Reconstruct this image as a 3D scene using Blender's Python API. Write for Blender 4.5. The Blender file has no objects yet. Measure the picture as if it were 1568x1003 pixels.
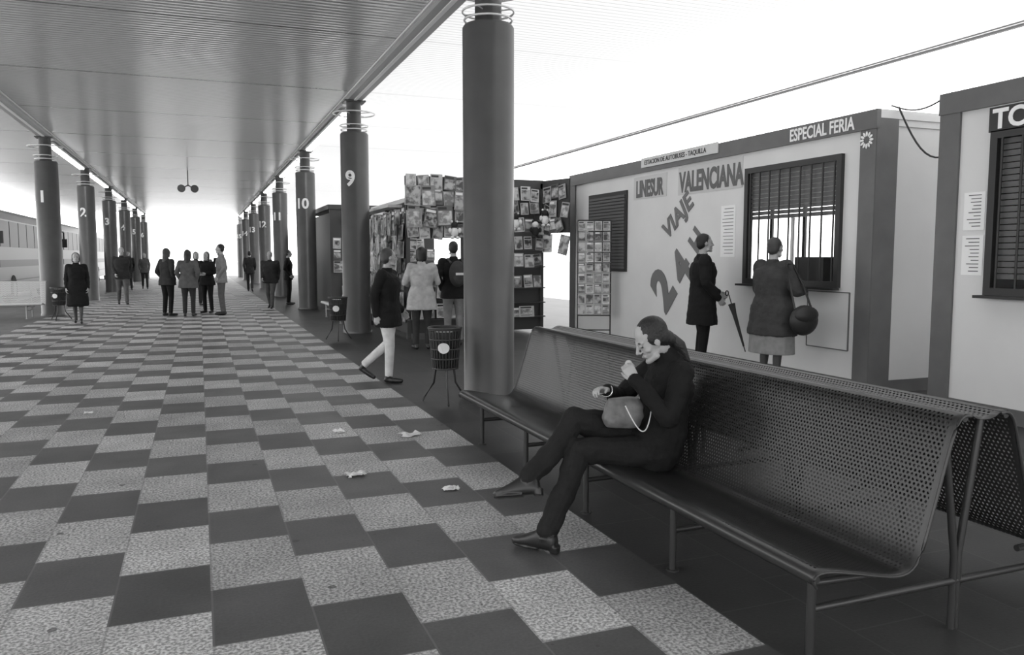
import bpy, math, random, time
from mathutils import Vector, Matrix, noise
from mathutils.bvhtree import BVHTree
random.seed(7)
V = Vector
T0=time.time()
scn = bpy.context.scene
try:
    scn.view_settings.view_transform = 'Standard'
    scn.view_settings.look = 'None'
except Exception as e:
    print(e)

# ------------------------------------------------------------------ materials
MATS = {}
def mat(name, c=0.5, rough=0.5, metal=0.0, var=0.0, vscale=6.0, bump=0.0, bscale=40.0, emis=0.0, spec=0.5, detail=4):
    if name in MATS: return MATS[name]
    m = bpy.data.materials.new(name); m.use_nodes = True
    nt = m.node_tree; b = nt.nodes['Principled BSDF']
    b.inputs['Base Color'].default_value = (c, c, c, 1)
    b.inputs['Roughness'].default_value = rough
    b.inputs['Metallic'].default_value = metal
    b.inputs['Specular IOR Level'].default_value = spec
    tc = nt.nodes.new('ShaderNodeTexCoord')
    if var > 0:
        n = nt.nodes.new('ShaderNodeTexNoise'); n.inputs['Scale'].default_value = vscale
        n.inputs['Detail'].default_value = detail
        nt.links.new(tc.outputs['Object'], n.inputs['Vector'])
        r = nt.nodes.new('ShaderNodeValToRGB')
        a = max(0, c*(1-var)); d = min(1, c*(1+var))
        r.color_ramp.elements[0].position = .3; r.color_ramp.elements[0].color = (a, a, a, 1)
        r.color_ramp.elements[1].position = .7; r.color_ramp.elements[1].color = (d, d, d, 1)
        nt.links.new(n.outputs['Fac'], r.inputs['Fac'])
        nt.links.new(r.outputs['Color'], b.inputs['Base Color'])
    if bump > 0:
        n2 = nt.nodes.new('ShaderNodeTexNoise'); n2.inputs['Scale'].default_value = bscale
        n2.inputs['Detail'].default_value = 3
        nt.links.new(tc.outputs['Object'], n2.inputs['Vector'])
        bp = nt.nodes.new('ShaderNodeBump'); bp.inputs['Distance'].default_value = .01
        bp.inputs['Strength'].default_value = bump
        nt.links.new(n2.outputs['Fac'], bp.inputs['Height'])
        nt.links.new(bp.outputs['Normal'], b.inputs['Normal'])
    if emis > 0:
        b.inputs['Emission Color'].default_value = (1, 1, 1, 1)
        b.inputs['Emission Strength'].default_value = emis
    MATS[name] = m
    return m

class NG:
    """tiny helper for math node graphs"""
    def __init__(s, nt): s.nt = nt
    def _in(s, sock, v):
        if isinstance(v, (int, float)): sock.default_value = v
        else: s.nt.links.new(v, sock)
    def m(s, op, a, b=0.0, c=None):
        n = s.nt.nodes.new('ShaderNodeMath'); n.operation = op
        s._in(n.inputs[0], a); s._in(n.inputs[1], b)
        if c is not None: s._in(n.inputs[2], c)
        return n.outputs[0]
    def mixc(s, f, a, b):
        n = s.nt.nodes.new('ShaderNodeMix'); n.data_type = 'RGBA'
        s._in(n.inputs[0], f)
        for i, v in ((6, a), (7, b)):
            if isinstance(v, (int, float)): n.inputs[i].default_value = (v, v, v, 1)
            else: s.nt.links.new(v, n.inputs[i])
        return n.outputs[2]

def floor_mat():
    m = bpy.data.materials.new('floor_tiles'); m.use_nodes = True
    nt = m.node_tree; b = nt.nodes['Principled BSDF']; g = NG(nt)
    tc = nt.nodes.new('ShaderNodeTexCoord'); sp = nt.nodes.new('ShaderNodeSeparateXYZ')
    nt.links.new(tc.outputs['Object'], sp.inputs[0])
    X, Y = sp.outputs[0], sp.outputs[1]
    xs = g.m('DIVIDE', X, .4); col = g.m('FLOOR', xs); fx = g.m('SUBTRACT', xs, col)
    yy = g.m('DIVIDE', g.m('SUBTRACT', g.m('MULTIPLY_ADD', col, .33, Y), 3.73), 1.18)
    row = g.m('FLOOR', yy); fy = g.m('SUBTRACT', yy, row)
    light = g.m('LESS_THAN', fy, .53)
    inb = g.m('LESS_THAN', X, 2.0)
    band = g.m('MULTIPLY', inb, g.m('GREATER_THAN', X, -3.6))
    light = g.m('MULTIPLY', light, band)
    cmb = nt.nodes.new('ShaderNodeCombineXYZ')
    nt.links.new(col, cmb.inputs[0]); nt.links.new(g.m('ADD', row, g.m('MULTIPLY', light, .5)), cmb.inputs[1])
    wn = nt.nodes.new('ShaderNodeTexWhiteNoise'); wn.noise_dimensions = '3D'
    nt.links.new(cmb.outputs[0], wn.inputs['Vector'])
    rnd = wn.outputs['Value']
    n1 = nt.nodes.new('ShaderNodeTexNoise'); n1.inputs['Scale'].default_value = 70; n1.inputs['Detail'].default_value = 4
    nt.links.new(tc.outputs['Object'], n1.inputs['Vector'])
    n2 = nt.nodes.new('ShaderNodeTexNoise'); n2.inputs['Scale'].default_value = 2.2; n2.inputs['Detail'].default_value = 6
    nt.links.new(tc.outputs['Object'], n2.inputs['Vector'])
    sp1 = nt.nodes.new('ShaderNodeMapRange'); nt.links.new(n1.outputs['Fac'], sp1.inputs[0])
    sp1.inputs[1].default_value = .4; sp1.inputs[2].default_value = .6; sp1.inputs[3].default_value = .22; sp1.inputs[4].default_value = .58
    lc = g.m('MULTIPLY', sp1.outputs[0], g.m('MULTIPLY_ADD', rnd, .3, .85))
    lc = g.m('MULTIPLY', lc, g.m('MULTIPLY_ADD', n2.outputs['Fac'], .8, .6))
    dc = g.m('MULTIPLY', g.m('MULTIPLY_ADD', rnd, .035, .075), g.m('MULTIPLY_ADD', n2.outputs['Fac'], 1.0, .5))
    dc = g.m('MULTIPLY', dc, g.m('MULTIPLY_ADD', n1.outputs['Fac'], .7, .65))
    dc = g.m('MULTIPLY', dc, g.m('MULTIPLY_ADD', inb, .55, .45))  # dark floor by the bench, base colour lowered further to stand in for shade
    c = g.mixc(light, dc, lc)
    for sc,th in ((2.6,.05),(6.5,.05)):
        v = nt.nodes.new('ShaderNodeTexVoronoi'); v.inputs['Scale'].default_value = sc
        nt.links.new(tc.outputs['Object'], v.inputs['Vector'])
        st = g.m('LESS_THAN', v.outputs['Distance'], th)
        c = g.mixc(g.m('MULTIPLY', st, .7), c, .04)
    gr = g.m('MAXIMUM', g.m('LESS_THAN', fx, .022), g.m('MAXIMUM', g.m('LESS_THAN', fy, .008), g.m('LESS_THAN', g.m('ABSOLUTE', g.m('SUBTRACT', fy, .53)), .004)))
    c = g.mixc(g.m('MULTIPLY', gr, g.m('MULTIPLY_ADD', inb, .3, .2)), c, .17)
    nt.links.new(c, b.inputs['Base Color'])
    nt.links.new(g.m('MULTIPLY_ADD', light, .22, .48), b.inputs['Roughness'])
    b.inputs['Specular IOR Level'].default_value = .4
    bp = nt.nodes.new('ShaderNodeBump'); bp.inputs['Distance'].default_value = .004
    bp.inputs['Strength'].default_value = .6
    nt.links.new(g.m('MULTIPLY', n1.outputs['Fac'], g.m('MULTIPLY_ADD', light, .7, .3)), bp.inputs['Height'])
    nt.links.new(bp.outputs['Normal'], b.inputs['Normal'])
    return m

def ceiling_mat(name, c, rough, metal, trans):
    m = bpy.data.materials.new(name); m.use_nodes = True
    nt = m.node_tree; b = nt.nodes['Principled BSDF']; g = NG(nt)
    tc = nt.nodes.new('ShaderNodeTexCoord'); sp = nt.nodes.new('ShaderNodeSeparateXYZ')
    nt.links.new(tc.outputs['Object'], sp.inputs[0])
    Y = sp.outputs[1]
    f = g.m('FRACT', g.m('DIVIDE', Y, .12))
    groove = g.m('LESS_THAN', f, .18)
    seam = g.m('LESS_THAN', g.m('FRACT', g.m('DIVIDE', g.m('ADD', Y, .2), 3.9)), .018)
    cc = g.mixc(groove, c, c*(.72 if trans else .6))
    cc = g.mixc(seam, cc, c*.4 if not trans else c*.8)
    nt.links.new(cc, b.inputs['Base Color'])
    b.inputs['Roughness'].default_value = rough; b.inputs['Metallic'].default_value = metal
    wv = g.m('SINE', g.m('MULTIPLY', Y, 2*math.pi/.12))
    n = nt.nodes.new('ShaderNodeTexNoise'); n.inputs['Scale'].default_value = .9; n.inputs['Detail'].default_value = 2
    nt.links.new(tc.outputs['Object'], n.inputs['Vector'])
    hgt = g.m('MULTIPLY_ADD', n.outputs['Fac'], 8.0, wv)
    bp = nt.nodes.new('ShaderNodeBump'); bp.inputs['Distance'].default_value = .004; bp.inputs['Strength'].default_value = .5
    nt.links.new(hgt, bp.inputs['Height']); nt.links.new(bp.outputs['Normal'], b.inputs['Normal'])
    if trans:
        tr = nt.nodes.new('ShaderNodeBsdfTranslucent'); nt.links.new(cc, tr.inputs['Color'])
        mx = nt.nodes.new('ShaderNodeMixShader'); mx.inputs[0].default_value = trans
        nt.links.new(b.outputs[0], mx.inputs[1]); nt.links.new(tr.outputs[0], mx.inputs[2])
        nt.links.new(mx.outputs[0], nt.nodes['Material Output'].inputs['Surface'])
    return m

def perf_mat(name, c, rough, metal, pitch=.02, hole=.33):
    m = bpy.data.materials.new(name); m.use_nodes = True
    nt = m.node_tree; b = nt.nodes['Principled BSDF']; g = NG(nt)
    b.inputs['Base Color'].default_value = (c, c, c, 1); b.inputs['Roughness'].default_value = rough
    b.inputs['Metallic'].default_value = metal
    uv = nt.nodes.new('ShaderNodeUVMap'); sp = nt.nodes.new('ShaderNodeSeparateXYZ')
    nt.links.new(uv.outputs[0], sp.inputs[0])
    u = g.m('DIVIDE', sp.outputs[0], pitch); v = g.m('DIVIDE', sp.outputs[1], pitch*.866)
    rv = g.m('FLOOR', v); fv = g.m('SUBTRACT', g.m('SUBTRACT', v, rv), .5)
    off = g.m('MULTIPLY', g.m('MODULO', g.m('ABSOLUTE', rv), 2.0), .5)
    fu = g.m('SUBTRACT', g.m('FRACT', g.m('ADD', u, off)), .5)
    d = g.m('SQRT', g.m('ADD', g.m('MULTIPLY', fu, fu), g.m('MULTIPLY', g.m('MULTIPLY', fv, fv), .75)))
    h = g.m('LESS_THAN', d, hole)
    h = g.m('MULTIPLY', h, g.m('GREATER_THAN', sp.outputs[1], 0.0))
    tr = nt.nodes.new('ShaderNodeBsdfTransparent'); mx = nt.nodes.new('ShaderNodeMixShader')
    nt.links.new(h, mx.inputs[0]); nt.links.new(b.outputs[0], mx.inputs[1]); nt.links.new(tr.outputs[0], mx.inputs[2])
    nt.links.new(mx.outputs[0], nt.nodes['Material Output'].inputs['Surface'])
    return m

def cover_mat(name='magazine_picture'):
    m = bpy.data.materials.new(name); m.use_nodes = True
    nt = m.node_tree; b = nt.nodes['Principled BSDF']; g = NG(nt)
    ge = nt.nodes.new('ShaderNodeNewGeometry'); tc = nt.nodes.new('ShaderNodeTexCoord')
    rnd = ge.outputs['Random Per Island']
    n = nt.nodes.new('ShaderNodeTexNoise'); n.noise_dimensions = '4D'
    n.inputs['Scale'].default_value = 9; n.inputs['Detail'].default_value = 3
    nt.links.new(tc.outputs['Object'], n.inputs['Vector']); nt.links.new(g.m('MULTIPLY', rnd, 50.0), n.inputs['W'])
    mr = nt.nodes.new('ShaderNodeMapRange'); nt.links.new(n.outputs['Fac'], mr.inputs[0])
    mr.inputs[1].default_value = .42; mr.inputs[2].default_value = .58; mr.inputs[3].default_value = .02; mr.inputs[4].default_value = .5
    c = g.m('ADD', g.m('MULTIPLY', mr.outputs[0], .8), g.m('MULTIPLY', g.m('POWER', rnd, 1.6), .25))
    c = g.m('MINIMUM', c, .8)
    nt.links.new(c, b.inputs['Base Color']); b.inputs['Roughness'].default_value = .35
    return m
def stock_mat(name='magazine_stock'):
    m = bpy.data.materials.new(name); m.use_nodes = True
    nt = m.node_tree; b = nt.nodes['Principled BSDF']; g = NG(nt)
    ge = nt.nodes.new('ShaderNodeNewGeometry')
    nt.links.new(g.m('MULTIPLY_ADD', g.m('POWER', ge.outputs['Random Per Island'], 1.3), .62, .08), b.inputs['Base Color'])
    b.inputs['Roughness'].default_value = .4
    return m

# ------------------------------------------------------------------ mesh builder
class B:
    def __init__(s): s.v=[]; s.f=[]; s.m=[]; s.sm=[]; s.mats=[]; s.uv={}
    def mi(s, m):
        if m not in s.mats: s.mats.append(m)
        return s.mats.index(m)
    def add(s, vs, fs, m, smooth=False):
        o=len(s.v); s.v+= [V(p) for p in vs]; k=s.mi(m)
        for f in fs: s.f.append([i+o for i in f]); s.m.append(k); s.sm.append(smooth)
    def box(s, a, b, m, M=None):
        x0,y0,z0=a; x1,y1,z1=b
        vs=[V(p) for p in ((x0,y0,z0),(x1,y0,z0),(x1,y1,z0),(x0,y1,z0),(x0,y0,z1),(x1,y0,z1),(x1,y1,z1),(x0,y1,z1))]
        if M: vs=[M@p for p in vs]
        s.add(vs,[(0,3,2,1),(4,5,6,7),(0,1,5,4),(1,2,6,5),(2,3,7,6),(3,0,4,7)],m)
    def tube(s, pts, r, m, n=10, r2=None, caps=True):
        pts=[V(p) for p in pts]; rings=[]; N=len(pts)
        for i,p in enumerate(pts):
            d=(pts[min(i+1,N-1)]-pts[max(i-1,0)]).normalized()
            up=V((0,0,1)) if abs(d.z)<.9 else V((1,0,0))
            a=d.cross(up).normalized(); c=d.cross(a).normalized()
            rr=r if r2 is None else r+(r2-r)*i/(N-1)
            rings.append([p+a*math.cos(2*math.pi*k/n)*rr+c*math.sin(2*math.pi*k/n)*rr for k in range(n)])
        vs=[q for R in rings for q in R]; fs=[]
        for i in range(N-1):
            for k in range(n):
                fs.append((i*n+k,i*n+(k+1)%n,(i+1)*n+(k+1)%n,(i+1)*n+k))
        s.add(vs,fs,m,True)
        if caps: s.add(rings[0],[tuple(range(n))],m); s.add(rings[-1],[tuple(reversed(range(n)))],m)
    def torus(s, c, R, r, m, n=32, k=8, ax=None):
        vs=[];fs=[]
        for i in range(n):
            a=2*math.pi*i/n
            for j in range(k):
                b=2*math.pi*j/k
                p=V(((R+r*math.cos(b))*math.cos(a),(R+r*math.cos(b))*math.sin(a),r*math.sin(b)))
                if ax: p=ax@p
                vs.append(p+V(c))
        for i in range(n):
            for j in range(k):
                fs.append((i*k+j,((i+1)%n)*k+j,((i+1)%n)*k+(j+1)%k,i*k+(j+1)%k))
        s.add(vs,fs,m,True)
    def quadsheet(s, grid, m, smooth=True):
        R=len(grid);C=len(grid[0]); vs=[p for r in grid for p in r]; fs=[]
        for i in range(R-1):
            for j in range(C-1): fs.append((i*C+j,i*C+j+1,(i+1)*C+j+1,(i+1)*C+j))
        s.add(vs,fs,m,smooth)
    def sph(s, c, r, m, n=16, k=10, M=None):
        vs=[];fs=[]
        for i in range(k+1):
            t=math.pi*i/k
            for j in range(n):
                a=2*math.pi*j/n
                p=V((r[0]*math.sin(t)*math.cos(a),r[1]*math.sin(t)*math.sin(a),r[2]*math.cos(t)))
                if M: p=M@p
                vs.append(p+V(c))
        for i in range(k):
            for j in range(n): fs.append((i*n+j,(i+1)*n+j,(i+1)*n+(j+1)%n,i*n+(j+1)%n))
        s.add(vs,fs,m,True)
    def text(s, body, size, o, xa, ya, m, bold=.02, ext=.003, align='LEFT', fn=None, sx=1.0):
        cu=bpy.data.curves.new('t','FONT'); cu.body=body; cu.size=size; cu.offset=bold*size; cu.extrude=ext
        cu.align_x=align; cu.resolution_u=4
        ob=bpy.data.objects.new('t',cu); scn.collection.objects.link(ob)
        dg=bpy.context.evaluated_depsgraph_get(); me=bpy.data.meshes.new_from_object(ob.evaluated_get(dg))
        xa=V(xa);ya=V(ya);na=xa.cross(ya)
        vs=[]
        for q in me.vertices:
            c=q.co
            if fn: vs.append(fn(c))
            else: vs.append(V(o)+xa*c.x*sx+ya*c.y+na*c.z)
        s.add(vs,[tuple(p.vertices) for p in me.polygons],m)
        bpy.data.objects.remove(ob); bpy.data.curves.remove(cu); bpy.data.meshes.remove(me)
    def obj(s, name, loc=(0,0,0), parent=None):
        me=bpy.data.meshes.new(name); L=V(loc)
        me.from_pydata([p-L for p in s.v],[],s.f); me.update()
        for m in s.mats: me.materials.append(m)
        me.polygons.foreach_set('material_index',s.m); me.polygons.foreach_set('use_smooth',s.sm)
        ob=bpy.data.objects.new(name,me); ob.location=L; scn.collection.objects.link(ob)
        if parent: ob.parent=parent; ob.matrix_parent_inverse=Matrix.Translation(parent.location).inverted()
        return ob

# ------------------------------------------------------------------ figure parts
class P:
    def __init__(s, M=None): s.v=[]; s.f=[]; s.l=[]; s.M=M
    def add(s, vs, fs, lab):
        o=len(s.v)
        s.v += [ (s.M@V(p) if s.M else V(p)) for p in vs]
        for f in fs: s.f.append(tuple(i+o for i in f)); s.l.append(lab)
    def sph(s, c, r, lab, R=None, n=16, k=10):
        if isinstance(r,(int,float)): r=(r,r,r)
        c=V(c); vs=[c+(R@V((0,0,r[2])) if R else V((0,0,r[2])))]; fs=[]
        for i in range(1,k):
            t=math.pi*i/k
            for j in range(n):
                a=2*math.pi*j/n
                p=V((r[0]*math.sin(t)*math.cos(a),r[1]*math.sin(t)*math.sin(a),r[2]*math.cos(t)))
                vs.append(c+(R@p if R else p))
        vs.append(c-(R@V((0,0,r[2])) if R else V((0,0,r[2]))))
        for j in range(n): fs.append((0,1+j,1+(j+1)%n))
        for i in range(k-2):
            for j in range(n): fs.append((1+i*n+j,1+(i+1)*n+j,1+(i+1)*n+(j+1)%n,1+i*n+(j+1)%n))
        e=len(vs)-1
        for j in range(n): fs.append((e,1+(k-2)*n+(j+1)%n,1+(k-2)*n+j))
        s.add(vs,fs,lab)
    def cone(s, p1, r1, p2, r2, lab, ends=True, n=14):
        p1=V(p1);p2=V(p2); d=(p2-p1)
        if d.length<1e-5: return
        d.normalize(); up=V((0,0,1)) if abs(d.z)<.9 else V((0,1,0))
        a=d.cross(up).normalized(); c=d.cross(a)
        vs=[];fs=[]
        for p,r in ((p1,r1),(p2,r2)):
            for k in range(n):
                t=2*math.pi*k/n; vs.append(p+a*math.cos(t)*r+c*math.sin(t)*r)
        for k in range(n): fs.append((k,(k+1)%n,n+(k+1)%n,n+k))
        fs.append(tuple(reversed(range(n)))); fs.append(tuple(range(n,2*n)))
        s.add(vs,fs,lab)
        if ends: s.sph(p1,r1,lab,n=12,k=8); s.sph(p2,r2,lab,n=12,k=8)
    def loft(s, rings, lab, right=(1,0,0), fwd=(0,1,0), n=24):
        vs=[];fs=[]
        for r in rings:
            c,rx,ry=V(r[0]),r[1],r[2]
            ra=V(r[3]) if len(r)>3 else V(right); fa=V(r[4]) if len(r)>4 else V(fwd)
            for k in range(n):
                t=2*math.pi*k/n; ct,st=math.cos(t),math.sin(t)
                e=.8
                x=math.copysign(abs(ct)**e,ct); y=math.copysign(abs(st)**e,st)
                vs.append(c+ra*x*rx+fa*y*ry)
        for i in range(len(rings)-1):
            for k in range(n): fs.append((i*n+k,i*n+(k+1)%n,(i+1)*n+(k+1)%n,(i+1)*n+k))
        fs.append(tuple(reversed(range(n)))); N=len(rings)
        fs.append(tuple(range((N-1)*n,N*n)))
        s.add(vs,fs,lab)
    def build(s, name, loc, mats, voxel, smooth=3, wr=0.0, parent=None, wl=('top',)):
        me=bpy.data.meshes.new('src'); me.from_pydata(s.v,[],s.f); me.update()
        ob=bpy.data.objects.new('src',me); scn.collection.objects.link(ob)
        md=ob.modifiers.new('r','REMESH'); md.mode='VOXEL'; md.voxel_size=voxel; md.use_smooth_shade=True
        if smooth:
            sm=ob.modifiers.new('s','SMOOTH'); sm.factor=.5; sm.iterations=smooth
        dg=bpy.context.evaluated_depsgraph_get()
        nm=bpy.data.meshes.new_from_object(ob.evaluated_get(dg))
        bpy.data.objects.remove(ob); bpy.data.meshes.remove(me)
        bvh=BVHTree.FromPolygons([tuple(p) for p in s.v],s.f)
        labs=[];
        for k in mats: labs.append(k)
        nm.materials.clear()
        for k in labs: nm.materials.append(mats[k])
        idx=[]; vw=set()
        for p in nm.polygons:
            h=bvh.find_nearest(p.center)
            lab=s.l[h[2]] if h[2] is not None else labs[0]
            if lab not in mats: lab=labs[0]
            idx.append(labs.index(lab))
            if wr and lab in wl: vw.update(p.vertices)
        nm.polygons.foreach_set('material_index',idx)
        nm.polygons.foreach_set('use_smooth',[True]*len(idx))
        if wr:
            nr=[v.normal.copy() for v in nm.vertices]
            for i in vw:
                c=nm.vertices[i].co
                q=V((c.x*9,c.y*9,c.z*14))+V(loc)*3
                d=noise.noise(q)+.5*noise.noise(q*2.3)
                nm.vertices[i].co=c+nr[i]*d*wr
        nm.name=name
        o=bpy.data.objects.new(name,nm); o.location=loc; scn.collection.objects.link(o)
        if parent: o.parent=parent; o.matrix_parent_inverse=Matrix.Translation(parent.location).inverted()
        return o

def head_parts(p, c, R, hair='short', s=1.0):
    c=V(c)
    def q(a): return c+R@(V(a)*s)
    def S(a,r,lab): p.sph(q(a),tuple(x*s for x in r),lab,R)
    S((0,-.012,.028),(.073,.092,.088),'skin')
    S((0,.028,-.04),(.054,.056,.070),'skin')
    S((0,.012,-.005),(.066,.074,.07),'skin')
    S((0,.074,-.101),(.019,.019,.017),'skin')
    p.cone(q((-.043,.03,-.085)),.020*s,q((-.008,.07,-.1)),.017*s,'skin')
    p.cone(q((.043,.03,-.085)),.020*s,q((.008,.07,-.1)),.017*s,'skin')
    p.cone(q((0,.082,.012)),.008*s,q((0,.108,-.028)),.0105*s,'skin')
    S((-.011,.096,-.034),(.008,.009,.007),'skin'); S((.011,.096,-.034),(.008,.009,.007),'skin')
    p.cone(q((-.042,.066,.021)),.011*s,q((-.012,.079,.019)),.009*s,'skin')
    p.cone(q((.042,.066,.021)),.011*s,q((.012,.079,.019)),.009*s,'skin')
    for sx in (-1,1):
        S((sx*.03,.0745,-.001),(.014,.010,.0065),'eye')
        S((sx*.03,.077,.006),(.016,.010,.004),'skin')
        S((sx*.032,.080,.025),(.017,.006,.0035),'hair')
        S((sx*.042,.053,-.03),(.02,.02,.02),'skin')
        S((sx*.073,-.005,-.012),(.008,.016,.028),'skin')
    S((0,.086,-.062),(.021,.011,.0055),'lip'); S((0,.084,-.071),(.017,.011,.0058),'lip')
    S((0,.078,-.066),(.026,.012,.016),'skin')
    S((0,-.028,.038),(.080,.094,.086),'hair')
    S((0,-.055,-.005),(.075,.058,.08),'hair')
    if hair in('bob','long'):
        for sx in (-1,1):
            p.cone(q((sx*.055,-.01,.05)),.035*s,q((sx*.062,-.02,-.09)),.034*s,'hair')
        p.cone(q((0,-.055,.02)),.076*s,q((0,-.055,-.085)),.064*s,'hair')
    if hair=='long':
        p.cone(q((0,-.065,-.1)),.07*s,q((0,-.085,-.25)),.055*s,'hair')
        p.cone(q((-.05,-.05,-.1)),.035*s,q((-.06,-.06,-.24)),.025*s,'hair')
        p.cone(q((.05,-.05,-.1)),.035*s,q((.06,-.06,-.24)),.025*s,'hair')
    if hair=='bun':
        S((0,-.09,-.05),(.055,.04,.05),'hair')
        p.cone(q((0,-.105,-.07)),.036*s,q((-.01,-.125,-.12)),.033*s,'hair')
        p.cone(q((-.01,-.125,-.12)),.033*s,q((-.02,-.12,-.22)),.013*s,'hair')
        for sx in (-1,1): S((sx*.06,-.012,.015),(.020,.047,.048),'hair')

def hand_parts(p, o, d, n, sd, curl=25, s=1.0, lab='skin', curls=None, thumb=None):
    o=V(o); d=V(d).normalized(); n=V(n); n=(n-d*n.dot(d)).normalized()
    sd=V(sd); sd=(sd-d*sd.dot(d)-n*sd.dot(n)).normalized()
    p.loft([(o-d*.01*s,.024*s,.018*s,sd,n),(o+d*.03*s,.033*s,.017*s,sd,n),(o+d*.07*s,.04*s,.014*s,sd,n),(o+d*.092*s,.038*s,.011*s,sd,n)],lab,n=16)
    offs=(.031,.0105,-.0095,-.029); lens=(.072,.080,.074,.058)
    for i in range(4):
        b=o+d*(.088-(.008 if i==3 else 0))*s+sd*offs[i]*s
        a=0; cur=b; c=curls[i] if curls else curl*(1+.12*i)
        r=(.0088,.0082,.0074,.0064)
        for j,fr in enumerate((.45,.3,.25)):
            a+=math.radians(c)*(.7 if j==0 else 1.0)
            dd=(d*math.cos(a)+n*math.sin(a)).normalized()
            nx=cur+dd*lens[i]*fr*s
            p.cone(cur,r[j]*s,nx,r[j+1]*s,lab,n=10); cur=nx
    t0=o+d*.02*s+sd*.02*s; t1=t0+(sd*.55+d*.75+n*.25).normalized()*.038*s
    td=thumb if thumb else (sd*.25+d*.85+n*.45)
    t2=t1+V(td).normalized()*.032*s; t3=t2+(V(td).normalized()+n*.25).normalized()*.024*s
    p.cone(t0,.015*s,t1,.0115*s,lab,n=10); p.cone(t1,.0115*s,t2,.0098*s,lab,n=10); p.cone(t2,.0098*s,t3,.008*s,lab,n=10)

skin=mat('skin',.38,.5,bump=.1,bscale=60)
lip=mat('lip',.22,.4); eye=mat('eye',.06,.3)
hair_d=mat('hair_dark',.012,.5,bump=.6,bscale=120); hair_g=mat('hair_grey',.35,.6,bump=.5,bscale=120); hair_m=mat('hair_brown',.05,.5,bump=.6,bscale=120)
def cloth(n,c,r=.85): return mat('cloth_'+n,c,r,var=.15,vscale=12,bump=.5,bscale=35,spec=.2)
c_black=cloth('black',.013); c_dark=cloth('dark',.033); c_mid=cloth('mid',.10); c_grey=cloth('grey',.2); c_light=cloth('light',.40); c_pale=cloth('pale',.6)
shoe=mat('shoe_leather',.015,.4); stock=mat('stocking',.06,.6)

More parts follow.
